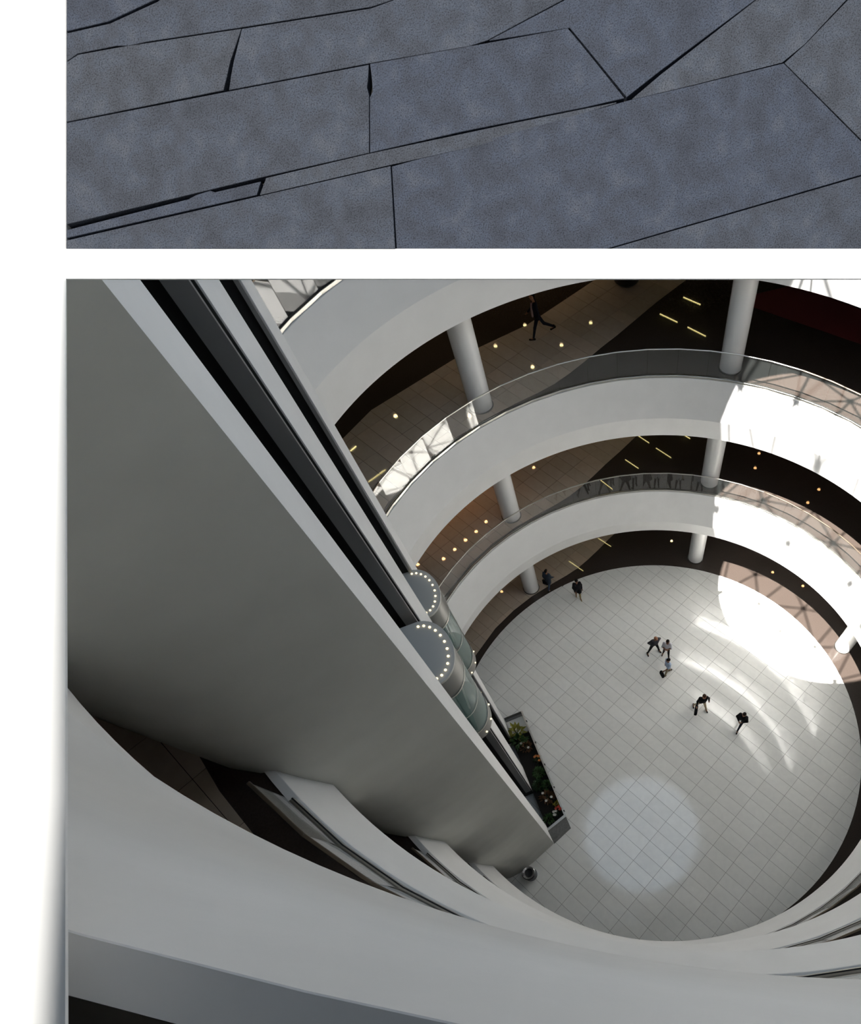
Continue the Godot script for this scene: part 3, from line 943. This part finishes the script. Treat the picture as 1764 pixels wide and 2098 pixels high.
func build_planter() -> void:
	mat("planter_dark", Color(0.035, 0.034, 0.03), 0.35, 0.2)
	var gm := mat("planter_stone", Color(1, 1, 1), 0.3, 0.0, 0.5)
	textured(gm, noise_tex(91, 0.02, [[0.0, grey(0.42)], [1.0, grey(0.56)]], 256, 5), 1.5)
	mat("soil", Color(0.012, 0.010, 0.008), 0.95)
	mat("plant_stem", Color(0.05, 0.07, 0.02), 0.7)
	for q in [["leaf_green", Color(0.045, 0.10, 0.03)], ["leaf_dark", Color(0.02, 0.05, 0.018)], ["leaf_yellow", Color(0.26, 0.25, 0.04)], ["leaf_rust", Color(0.14, 0.07, 0.03)], ["bloom_red", Color(0.45, 0.05, 0.03)], ["bloom_white", Color(0.75, 0.74, 0.68)], ["bloom_orange", Color(0.5, 0.17, 0.04)]]:
		var lm := mat(q[0], q[1], 0.5)
		lm.backlight_enabled = true
		lm.backlight = (q[1] * 0.4).linear_to_srgb()
	var h := 0.8
	var p := thing("planter", "long dark planter with pale stone end at the foot of the lift tower", "planter", tw(3.3, 0.5, 0))
	var here := Transform3D(Basis.IDENTITY, -tw(3.3, 0.5, 0))
	put("front_panel", planter_front(h), M.planter_stone, p, here)
	put("end_panel", planter_end(h), M.planter_stone, p, here)
	put("end_panel", tbox(6.57, 6.62, 0.05, 1.0, 0.0, h), M.planter_stone, p, here)
	put("soil_bed", tbox(0.75, 5.55, 0.0, 0.97, 0.02, h - 0.3), M.soil, p, here)
	put("basin_floor", tbox(5.55, 6.57, 0.05, 0.97, 0.02, h - 0.35), M.white_tile_0, p, here)
	put("divider", tbox(5.53, 5.58, 0.0, 0.97, 0.02, h - 0.12), M.planter_dark, p, here)
	put("rim", tbox(0.78, 6.66, 0.95, 1.03, h, h + 0.035), M.steel, p, here)
	put("rim", tbox(6.55, 6.66, 0.05, 0.95, h, h + 0.035), M.planter_dark, p, here)
	put("rim", planter_rim(h), M.steel, p, here)
	for k in 5:
		put("rim_clip", tbox(1.0 + 1.25 * k, 1.08 + 1.25 * k, 1.0, 1.06, h - 0.06, h + 0.05), M.dark_steel, p, here)
	var ys := h - 0.3
	plant("yellow_shrub", "yellow-green broad-leaved shrub at the far end of the planter", tw(5.75, 0.35, h - 0.35), "leaf_yellow", 70, 0.45, 0.75, 0.34, 11)
	plant("sword_plant", "green upright plant beside the yellow shrub in the planter", tw(5.25, 0.30, ys), "leaf_green", 40, 0.30, 0.8, 0.36, 12)
	plant("rust_plant", "low rust-coloured plant in the shade of the farther shaft", tw(4.85, 0.5, ys), "leaf_rust", 50, 0.35, 0.35, 0.22, 13, "bloom_white", 4)
	plant("round_shrub", "round green shrub in the middle of the planter, farthest of three", tw(3.35, 0.62, ys), "leaf_green", 150, 0.36, 0.55, 0.16, 14)
	plant("round_shrub", "round green shrub in the middle of the planter, nearest the tower", tw(2.75, 0.40, ys), "leaf_dark", 170, 0.40, 0.55, 0.16, 15)
	plant("round_shrub", "round green shrub in the middle of the planter, nearest the white rim", tw(2.6, 0.74, ys), "leaf_green", 140, 0.30, 0.5, 0.15, 16)
	plant("flowering_plant", "small plant with orange flowers beside the planter's rim", tw(3.95, 0.80, ys), "leaf_dark", 40, 0.22, 0.4, 0.18, 17, "bloom_orange", 5)
	plant("rust_plant", "brownish trailing plant with pale flowers in front of the round shrubs", tw(2.05, 0.55, ys), "leaf_rust", 60, 0.38, 0.3, 0.24, 18, "bloom_white", 3)
	plant("yellow_shrub", "small yellow-green plant beside the red flowers", tw(1.55, 0.82, ys), "leaf_yellow", 30, 0.14, 0.4, 0.16, 19)
	plant("flowering_plant", "plant with bright red flowers near the planter's pale end", tw(1.25, 0.82, ys), "leaf_dark", 30, 0.16, 0.35, 0.16, 20, "bloom_red", 9)
	plant("flowering_plant", "plant with a few white flowers near the planter's pale end", tw(1.12, 0.62, ys), "leaf_dark", 30, 0.16, 0.35, 0.16, 21, "bloom_white", 4)
	plant("fern", "dark leafy fern in the corner by the tower's white pier", tw(1.05, 0.25, ys), "leaf_green", 60, 0.26, 0.35, 0.2, 22)

func planter_front(h: float) -> ArrayMesh:
	var st := begin()
	hexa(st, [tw(0.33, 0.97, 0), tw(6.6, 0.97, 0), tw(6.6, 1.0, 0), tw(0.33, 1.0, 0), tw(0.80, 0.97, h), tw(6.6, 0.97, h), tw(6.6, 1.0, h), tw(0.80, 1.0, h)])
	return done(st)

func planter_end(h: float) -> ArrayMesh:
	# the near end leans back
	var st := begin()
	hexa(st, [tw(-0.03, 0.0, 0), tw(0.32, 1.0, 0), tw(0.40, 1.0, 0), tw(0.05, 0.0, 0), tw(0.50, 0.0, h), tw(0.78, 1.0, h), tw(0.86, 1.0, h), tw(0.58, 0.0, h)])
	return done(st)

func planter_rim(h: float) -> ArrayMesh:
	var st := begin()
	hexa(st, [tw(0.49, 0.0, h), tw(0.76, 1.03, h), tw(0.88, 1.0, h), tw(0.60, 0.0, h), tw(0.49, 0.0, h + 0.03), tw(0.76, 1.03, h + 0.03), tw(0.88, 1.0, h + 0.03), tw(0.60, 0.0, h + 0.03)])
	return done(st)

func build_furniture() -> void:
	mat("chrome", Color(0.75, 0.75, 0.76), 0.12, 1.0)
	mat("black_bin", grey(0.012), 0.4)
	mat("carpet_red", Color(0.14, 0.018, 0.022), 0.95)
	var b := thing("waste_bin", "round chrome waste bin standing against the foot of the shaded tower wall", "bin", Vector3(-6.02, 0, 7.22))
	put("body", sweep([Vector2(0.0, 0.0), Vector2(0.27, 0.0), Vector2(0.285, 0.02), Vector2(0.285, 0.72), Vector2(0.0, 0.72)], -180, 180, 36), M.black_bin, b)
	put("collar", sweep([Vector2(0.16, 0.70), Vector2(0.29, 0.70), Vector2(0.30, 0.76), Vector2(0.27, 0.80), Vector2(0.19, 0.77), Vector2(0.16, 0.72)], -180, 180, 36), M.chrome, b)
	put("base_band", sweep([Vector2(0.26, 0.0), Vector2(0.295, 0.0), Vector2(0.295, 0.05), Vector2(0.26, 0.05)], -180, 180, 36), M.chrome, b)
	put("ash_tray", sweep([Vector2(0.0, 0.725), Vector2(0.165, 0.735), Vector2(0.165, 0.71), Vector2(0.0, 0.70)], -180, 180, 36), M.black_bin, b)
	var o := thing("black_pot", "squat black round pot on the upper gallery, cut off by the sill", "pot", Vector3(-1.6, LEVELS[1][0] + 0.008, -16.55))
	put("bowl", sweep([Vector2(0.0, 0.0), Vector2(0.42, 0.0), Vector2(0.55, 0.12), Vector2(0.64, 0.45), Vector2(0.66, 0.8), Vector2(0.60, 0.8), Vector2(0.56, 0.7), Vector2(0.0, 0.7)], -180, 180, 36), M.black_bin, o)
	put("rim", sweep([Vector2(0.6, 0.78), Vector2(0.68, 0.78), Vector2(0.68, 0.84), Vector2(0.6, 0.84)], -180, 180, 36), M.dark_steel, o)
	var st := begin()
	var y := float(LEVELS[1][0])
	var q := [Vector2(2.9, -15.3), Vector2(8.1, -12.3), Vector2(8.9, -14.2), Vector2(5.9, -16.4)]
	hexa(st, [Vector3(q[0].x, y, q[0].y), Vector3(q[1].x, y, q[1].y), Vector3(q[2].x, y, q[2].y), Vector3(q[3].x, y, q[3].y), Vector3(q[0].x, y + 0.01, q[0].y), Vector3(q[1].x, y + 0.01, q[1].y), Vector3(q[2].x, y + 0.01, q[2].y), Vector3(q[3].x, y + 0.01, q[3].y)])
	var c := put("carpet", done(st), M.carpet_red, self)
	c.name = numbered("carpet")
	tag(c, "dim dark red carpet on the upper gallery's dark floor at right", "carpet")

# ------------------------------------------------------------------ people
func field_mesh(caps: Array, cell: float, k: float, extra: Array = []) -> ArrayMesh:
	# smooth union of tapered capsules [a, b, ra, rb], meshed as surface nets
	var lo := Vector3.ONE * 1e9; var hi := -lo
	for c in caps:
		var r: float = maxf(c[2], c[3]) + k * 0.5 + cell * 2
		for e in 2:
			var v: Vector3 = c[e]
			lo = lo.min(v - Vector3.ONE * r); hi = hi.max(v + Vector3.ONE * r)
	var nx := int((hi.x - lo.x) / cell) + 2; var ny := int((hi.y - lo.y) / cell) + 2; var nz := int((hi.z - lo.z) / cell) + 2
	var f := PackedFloat32Array()
	f.resize(nx * ny * nz)
	f.fill(1.0)
	for c in caps:
		var a: Vector3 = c[0]; var b: Vector3 = c[1]; var ra: float = c[2]; var rb: float = c[3]
		var r := maxf(ra, rb) + k + cell * 2
		var p0 := ((a.min(b) - Vector3.ONE * r - lo) / cell).floor().max(Vector3.ZERO)
		var p1 := ((a.max(b) + Vector3.ONE * r - lo) / cell).ceil().min(Vector3(nx - 1, ny - 1, nz - 1))
		var ab := b - a
		var l2 := maxf(ab.length_squared(), 1e-9)
		for z in range(int(p0.z), int(p1.z) + 1):
			for y in range(int(p0.y), int(p1.y) + 1):
				var row := (z * ny + y) * nx
				for x in range(int(p0.x), int(p1.x) + 1):
					var p := lo + Vector3(x, y, z) * cell - a
					var t := clampf(p.dot(ab) / l2, 0.0, 1.0)
					var d := (p - ab * t).length() - lerpf(ra, rb, t)
					var e := f[row + x]
					var h := clampf(0.5 + 0.5 * (e - d) / k, 0.0, 1.0)
					f[row + x] = lerpf(e, d, h) - k * h * (1.0 - h)
	var st := SurfaceTool.new()
	st.begin(Mesh.PRIMITIVE_TRIANGLES)
	st.set_smooth_group(0)
	var vert := {}
	var co := [0, 1, nx, nx + 1, nx * ny, nx * ny + 1, nx * ny + nx, nx * ny + nx + 1]
	var pos := [Vector3(0, 0, 0), Vector3(1, 0, 0), Vector3(0, 1, 0), Vector3(1, 1, 0), Vector3(0, 0, 1), Vector3(1, 0, 1), Vector3(0, 1, 1), Vector3(1, 1, 1)]
	var edges := [[0, 1], [2, 3], [4, 5], [6, 7], [0, 2], [1, 3], [4, 6], [5, 7], [0, 4], [1, 5], [2, 6], [3, 7]]
	for z in nz - 1:
		for y in ny - 1:
			var row := (z * ny + y) * nx
			for x in nx - 1:
				var i := row + x
				var neg := 0
				for q in 8:
					if f[i + co[q]] < 0.0: neg += 1
				if neg == 0 or neg == 8: continue
				var s := Vector3.ZERO
				var n := 0
				for e in edges:
					var v0 := f[i + co[e[0]]]; var v1 := f[i + co[e[1]]]
					if (v0 < 0.0) != (v1 < 0.0):
						var p: Vector3 = pos[e[0]]
						s += p.lerp(pos[e[1]], v0 / (v0 - v1)); n += 1
				vert[i] = lo + (Vector3(x, y, z) + s / n) * cell
	var axes := [[1, nx, nx * ny, Vector3.RIGHT], [nx, nx * ny, 1, Vector3.UP], [nx * ny, 1, nx, Vector3.BACK]]
	for i: int in vert:
		for a in axes:
			if i + a[0] >= f.size(): continue
			var v0 := f[i]; var v1 := f[i + a[0]]
			if (v0 < 0.0) == (v1 < 0.0): continue
			var o: Array = [i, i - a[1], i - a[1] - a[2], i - a[2]]
			if not (vert.has(o[1]) and vert.has(o[2]) and vert.has(o[3])): continue
			var out: Vector3 = a[3] if v0 < 0.0 else -a[3]
			quad(st, vert[o[0]], vert[o[1]], vert[o[2]], vert[o[3]], out)
	for x in extra:
		tube(st, x[0], x[1], 5)
	st.generate_normals()
	return st.commit()

func person(at: Vector3, yaw: float, label: String, look: Dictionary) -> Node3D:
	var t := thing("person", label, "person", at, deg_to_rad(yaw))
	var h: float = look.get("h", 1.74) / 1.78
	t.scale = Vector3.ONE * h
	var girth: float = look.get("girth", 1.0)
	var lean: float = look.get("lean", 0.0)
	var hipz := 0.0
	var J := {}
	# legs: thigh swing and knee bend in degrees, + is forward
	var drop := 0.0
	var feet := []
	for s in [1, -1]:
		var g: Array = look.legs[0 if s > 0 else 1]
		var a := deg_to_rad(g[0]); var b := deg_to_rad(g[0] - g[1])
		var side: float = g[2] if g.size() > 2 else 0.0
		var hip := Vector3(0.09 * s, 0.93, hipz)
		var knee := hip + Vector3(s * side * 0.45, -cos(a) * 0.44, sin(a) * 0.44)
		var ank := knee + Vector3(s * side * 0.4, -cos(b) * 0.42, sin(b) * 0.42)
		feet.append([s, hip, knee, ank, b])
		drop = maxf(drop, 0.07 - ank.y) if feet.size() > 1 else 0.07 - ank.y
	var lift := Vector3(0, drop, 0)
	var legs := []; var shoes := []; var skin := []; var coat := []; var fingers := []
	for q in feet:
		var hip: Vector3 = q[1] + lift; var knee: Vector3 = q[2] + lift; var ank: Vector3 = q[3] + lift
		legs.append([hip, knee, 0.088 * girth, 0.06]); legs.append([knee, ank, 0.06, 0.045])
		var pitch: float = clampf(-q[4] * 0.6, -0.2, 0.8)
		var toe := ank + Vector3(q[0] * 0.03, -0.035 - 0.15 * sin(pitch), 0.17 * cos(pitch))
		var heel := ank + Vector3(0, -0.035, -0.05)
		shoes.append([heel, toe, 0.04, 0.036]); shoes.append([ank + Vector3(0, 0.02, 0), heel, 0.045, 0.04])
		skin.append([hip, knee, 0.078, 0.052]); skin.append([knee, ank, 0.05, 0.036]); skin.append([ank, toe, 0.035, 0.028])
	var pel := Vector3(0, 0.96, hipz) + lift
	var la := deg_to_rad(lean)
	var up := Vector3(0, cos(la), sin(la)); var fw := Vector3(0, -sin(la), cos(la))
	var spine := func(x: float, y: float, z: float) -> Vector3: return pel + Vector3.RIGHT * x + up * (y - 0.96) + fw * z
	var torso := []
	for s in [1, -1]:
		torso.append([spine.call(0.075 * s, 0.98, 0.0), spine.call(0.085 * s, 1.30, 0.01), 0.105 * girth, 0.108 * girth])
		torso.append([spine.call(0.085 * s, 1.30, 0.0), spine.call(0.155 * s, 1.42, -0.01), 0.10, 0.07])
	torso.append([spine.call(0, 1.08, 0.03 * girth), spine.call(0, 1.30, 0.03), 0.10 * girth, 0.105])
	skin.append_array(torso)
	for c in torso: coat.append([c[0], c[1], c[2] + 0.016, c[3] + 0.016])
	legs.append([pel + Vector3(-0.06, 0.03, 0), pel + Vector3(0.06, 0.03, 0), 0.115 * girth, 0.115 * girth])
	# head
	var turn := deg_to_rad(float(look.get("head", 0.0)))
	var hd := Basis(Vector3.UP, turn)
	var neck: Vector3 = spine.call(0, 1.45, -0.005)
	var hc: Vector3 = spine.call(0, 1.655, 0.015)
	skin.append([neck, hc + Vector3(0, -0.08, -0.01), 0.058, 0.052])
	skin.append([hc + hd * Vector3(0, 0.015, -0.022), hc + hd * Vector3(0, 0.02, 0.02), 0.092, 0.088])
	skin.append([hc + hd * Vector3(0, -0.05, 0.03), hc + hd * Vector3(0, -0.085, 0.05), 0.068, 0.04])
	skin.append([hc + hd * Vector3(0, -0.005, 0.10), hc + hd * Vector3(0, -0.028, 0.118), 0.012, 0.018])
	for s in [1, -1]: skin.append([hc + hd * Vector3(0.088 * s, -0.005, -0.01), hc + hd * Vector3(0.096 * s, 0.02, -0.02), 0.016, 0.02])
	# arms: [swing, out, elbow bend, forearm inward]
	var hands := []
	for s in [1, -1]:
		var g: Array = look.arms[0 if s > 0 else 1]
		var sw := deg_to_rad(g[0]); var ou := deg_to_rad(g[1]); var be := deg_to_rad(g[0] + g[2]); var inn := deg_to_rad(g[3])
		var sh: Vector3 = spine.call(0.185 * s, 1.42, -0.01)
		var el := sh + Vector3(s * sin(ou), -cos(ou) * cos(sw), cos(ou) * sin(sw)) * 0.29
		var fd := Vector3(-s * sin(inn), -cos(inn) * cos(be), cos(inn) * sin(be))
		var wr := el + fd * 0.25
		var palm := wr + fd * 0.085
		skin.append([sh, el, 0.05, 0.04]); skin.append([el, wr, 0.04, 0.028]); skin.append([wr, palm, 0.03, 0.034])
		coat.append([sh, el, 0.066, 0.056])
		if look.get("sleeve", 1.0) > 0.6: coat.append([el, wr, 0.054, 0.042])
		var side := fd.cross(Vector3(0, 0, 1) if absf(fd.z) < 0.8 else Vector3(0, 1, 0)).normalized()
		var nrm := side.cross(fd).normalized()
		for q in 4:
			var root: Vector3 = palm + side * (0.026 - 0.0175 * q) + fd * 0.015
			var ln: float = [0.068, 0.078, 0.074, 0.058][q]
			fingers.append([[root, root + fd * ln * 0.5 + nrm * 0.004, root + fd * ln * 0.85 + nrm * 0.022], [0.0095, 0.009, 0.0075]])
		var th: Vector3 = wr + fd * 0.04 + side * 0.028
		fingers.append([[th, th + (fd + side).normalized() * 0.035, th + (fd * 1.4 + side * 0.7).normalized() * 0.065], [0.0115, 0.010, 0.008]])
		hands.append(palm + fd * 0.06)
	var body := put("body", field_mesh(skin, 0.026, 0.03, fingers), look.skin, t)
	for s in [1, -1]:
		var es := SphereMesh.new()
		es.radius = 0.011; es.height = 0.022; es.radial_segments = 8; es.rings = 4
		put("eye", es, M.eye_dark, body, Transform3D(Basis.IDENTITY, hc + hd * Vector3(0.032 * s, 0.012, 0.098)))
	var ms := BoxMesh.new()
	ms.size = Vector3(0.045, 0.008, 0.008)
	put("mouth", ms, M.mouth, body, Transform3D(hd, hc + hd * Vector3(0, -0.062, 0.10)))
	put("trousers", field_mesh(legs, 0.026, 0.025), look.trousers, t)
	put("shoes", field_mesh(shoes, 0.022, 0.015), look.shoes, t)
	if look.has("skirt"):
		for q in feet:
			var hip: Vector3 = q[1] + lift; var knee: Vector3 = q[2] + lift
			coat.append([hip + Vector3(0, 0.06, 0), hip.lerp(knee, look.skirt), 0.125, 0.13])
	put(look.get("top", "shirt"), field_mesh(coat, 0.026, 0.03), look.shirt, t)
	if look.has("hair"):
		var hr: float = look.get("hair_size", 1.0)
		put("hair", field_mesh([[hc + hd * Vector3(0, 0.03, -0.038), hc + hd * Vector3(0, 0.052, 0.014), 0.092 * hr, 0.078 * hr], [hc + hd * Vector3(0, -0.03, -0.055), hc + hd * Vector3(0, 0.03, -0.04), 0.06 * hr, 0.085 * hr]], 0.02, 0.02), look.hair, t)
	t.set_meta("hands", null)
	t.remove_meta("hands")
	hand_spots = [t.transform * hands[0], t.transform * hands[1]]
	return t

var hand_spots := []

func carried_bag(at: Vector3, yaw: float, size: Vector3, m: Material, label: String) -> void:
	# hangs from the hand at the given spot
	var b := thing("bag", label, "bag", at, deg_to_rad(yaw))
	var st := begin()
	cbox(st, Vector3(0, -0.12 - size.y / 2, 0), size, 0.03)
	put("pouch", done(st), m, b)
	for z in [-0.25, 0.25]:
		var hs := begin()
		var pts := []; var rad := []
		for k in 7:
			var a := PI * k / 6
			pts.append(Vector3(cos(a) * size.x * 0.3, -0.13 + sin(a) * 0.12, z * size.z)); rad.append(0.009)
		tube(hs, pts, rad, 5)
		put("handle", done(hs), m, b)

func build_people() -> void:
	for q in [["skin_a", Color(0.35, 0.17, 0.10)], ["skin_b", Color(0.24, 0.12, 0.075)], ["skin_c", Color(0.42, 0.23, 0.15)], ["hair_black", Color(0.010, 0.008, 0.007)], ["hair_brown", Color(0.05, 0.025, 0.015)], ["eye_dark", Color(0.01, 0.01, 0.01)], ["mouth", Color(0.22, 0.07, 0.06)],
		["cloth_grey", Color(0.055, 0.055, 0.065)], ["cloth_black", Color(0.012, 0.012, 0.014)], ["cloth_white", Color(0.62, 0.62, 0.66)], ["cloth_blue", Color(0.42, 0.52, 0.68)], ["cloth_beige", Color(0.42, 0.34, 0.23)], ["cloth_navy", Color(0.014, 0.016, 0.028)], ["jeans", Color(0.05, 0.075, 0.12)], ["cloth_pink", Color(0.30, 0.20, 0.19)], ["shoe_dark", Color(0.010, 0.009, 0.008)], ["shoe_brown", Color(0.06, 0.035, 0.02)], ["cloth_khaki", Color(0.30, 0.23, 0.11)], ["cloth_slate", Color(0.035, 0.05, 0.07)]]:
		mat(q[0], q[1], 0.85 if not q[0].begins_with("skin") else 0.5, 0.0, 0.3)
	var y := 0.0
	person(Vector3(-0.12, y, -4.52), 25, "stout balding person in a grey shirt, hands behind, in the group of three", {"skin": M.skin_a, "shirt": M.cloth_grey, "trousers": M.cloth_black, "shoes": M.shoe_dark, "girth": 1.18, "h": 1.8, "legs": [[4, 4, 0.28], [-2, 4, 0.28]], "arms": [[-22, 30, 34, 30], [-22, 30, 34, 30]], "lean": 8, "head": 25})
	person(Vector3(0.55, y, -4.28), -12, "person in a white shirt with folded arms in the group of three", {"skin": M.skin_b, "shirt": M.cloth_white, "trousers": M.cloth_black, "shoes": M.shoe_dark, "hair": M.hair_black, "h": 1.76, "sleeve": 0.5, "legs": [[8, 6, 0.1], [-6, 6, 0.1]], "arms": [[22, 12, 72, 62], [22, 12, 66, 62]], "lean": 3})
	person(Vector3(0.58, y, -3.2), -65, "person in a pale blue shirt and beige trousers with a dark bag", {"skin": M.skin_b, "shirt": M.cloth_blue, "trousers": M.cloth_beige, "shoes": M.shoe_dark, "hair": M.hair_black, "h": 1.74, "sleeve": 0.5, "legs": [[14, 6], [-12, 14]], "arms": [[20, 8, 35, 5], [-8, 10, 20, 5]], "lean": 3})
	carried_bag(hand_spots[0] + Vector3(0, 0.02, 0), -65, Vector3(0.36, 0.28, 0.14), M.cloth_black, "dark hand bag carried by the person in the pale blue shirt")
	person(Vector3(2.26, y, -1.15), 8, "person in a black jersey and beige trousers striding towards the viewer with a black bag", {"skin": M.skin_a, "shirt": M.cloth_black, "trousers": M.cloth_beige, "shoes": M.shoe_dark, "hair": M.hair_brown, "h": 1.82, "legs": [[10, 6, 0.24], [-10, 12, 0.24]], "arms": [[-12, 26, 18, -8], [10, 20, 20, -5]], "lean": 4})
	carried_bag(hand_spots[1] + Vector3(0, 0.02, 0), 80, Vector3(0.46, 0.36, 0.15), M.cloth_black, "black bag in the hand of the striding person in black jersey")
	person(Vector3(4.22, y, -0.22), -32, "person in a black top and dark jeans walking alone at the right of the hall", {"skin": M.skin_b, "shirt": M.cloth_black, "trousers": M.cloth_navy, "shoes": M.shoe_dark, "hair": M.hair_black, "h": 1.8, "legs": [[28, 8], [-22, 18]], "arms": [[12, 22, 70, 50], [14, 18, 62, 48]], "lean": 5})
	person(Vector3(-6.07, y, -8.75), 155, "person in a dark blue coat and jeans beside the left ground-floor column", {"skin": M.skin_a, "shirt": M.cloth_slate, "top": "coat", "trousers": M.jeans, "shoes": M.shoe_dark, "hair": M.hair_black, "skirt": 0.5, "h": 1.72, "legs": [[12, 8], [-12, 12]], "arms": [[-10, 10, 20, 0], [14, 12, 30, 0]]})
	carried_bag(hand_spots[0] + Vector3(0, 0.02, 0), 155, Vector3(0.34, 0.34, 0.12), M.cloth_black, "black shoulder bag of the person beside the left column")
	person(Vector3(-4.36, y, -8.1), 15, "person in a black coat and sand-coloured trousers on the edge of the white floor", {"skin": M.skin_b, "shirt": M.cloth_black, "top": "coat", "trousers": M.cloth_khaki, "shoes": M.cloth_khaki, "hair": M.hair_black, "hair_size": 1.08, "skirt": 0.6, "h": 1.72, "legs": [[12, 6], [-10, 12]], "arms": [[-8, 14, 25, 0], [10, 14, 40, 20]]})
	person(Vector3(-5.15, LEVELS[1][0] + 0.008, -12.75), -80, "person in dark clothes and a pinkish scarf walking along the upper gallery", {"skin": M.skin_a, "shirt": M.cloth_navy, "top": "coat", "trousers": M.cloth_navy, "shoes": M.shoe_dark, "hair": M.hair_black, "h": 1.74, "legs": [[20, 4], [-34, 34]], "arms": [[-18, 8, 15, 0], [20, 8, 30, 5]], "lean": 6})
	var sc := begin()
	tube(sc, [Vector3(0, 0, 0), Vector3(0.02, -0.25, 0.03), Vector3(0.0, -0.5, 0.05)], [0.05, 0.06, 0.045], 8)
	var scarf := put("scarf", done(sc), M.cloth_pink, get_node("person_007"), Transform3D(Basis.IDENTITY, Vector3(0.10, 1.42, 0.13)))
	scarf.set_meta("label", "pinkish hanging scarf")

func _ready() -> void:
	setup_view()
	make_materials()
	build_roof()
	build_galleries()
	build_ground()
	build_tower()
	build_columns()
	build_balustrades()
	build_added_sill()
	build_added_coping()
	build_lifts()
	build_planter()
	build_furniture()
	build_lamps()
	build_people()
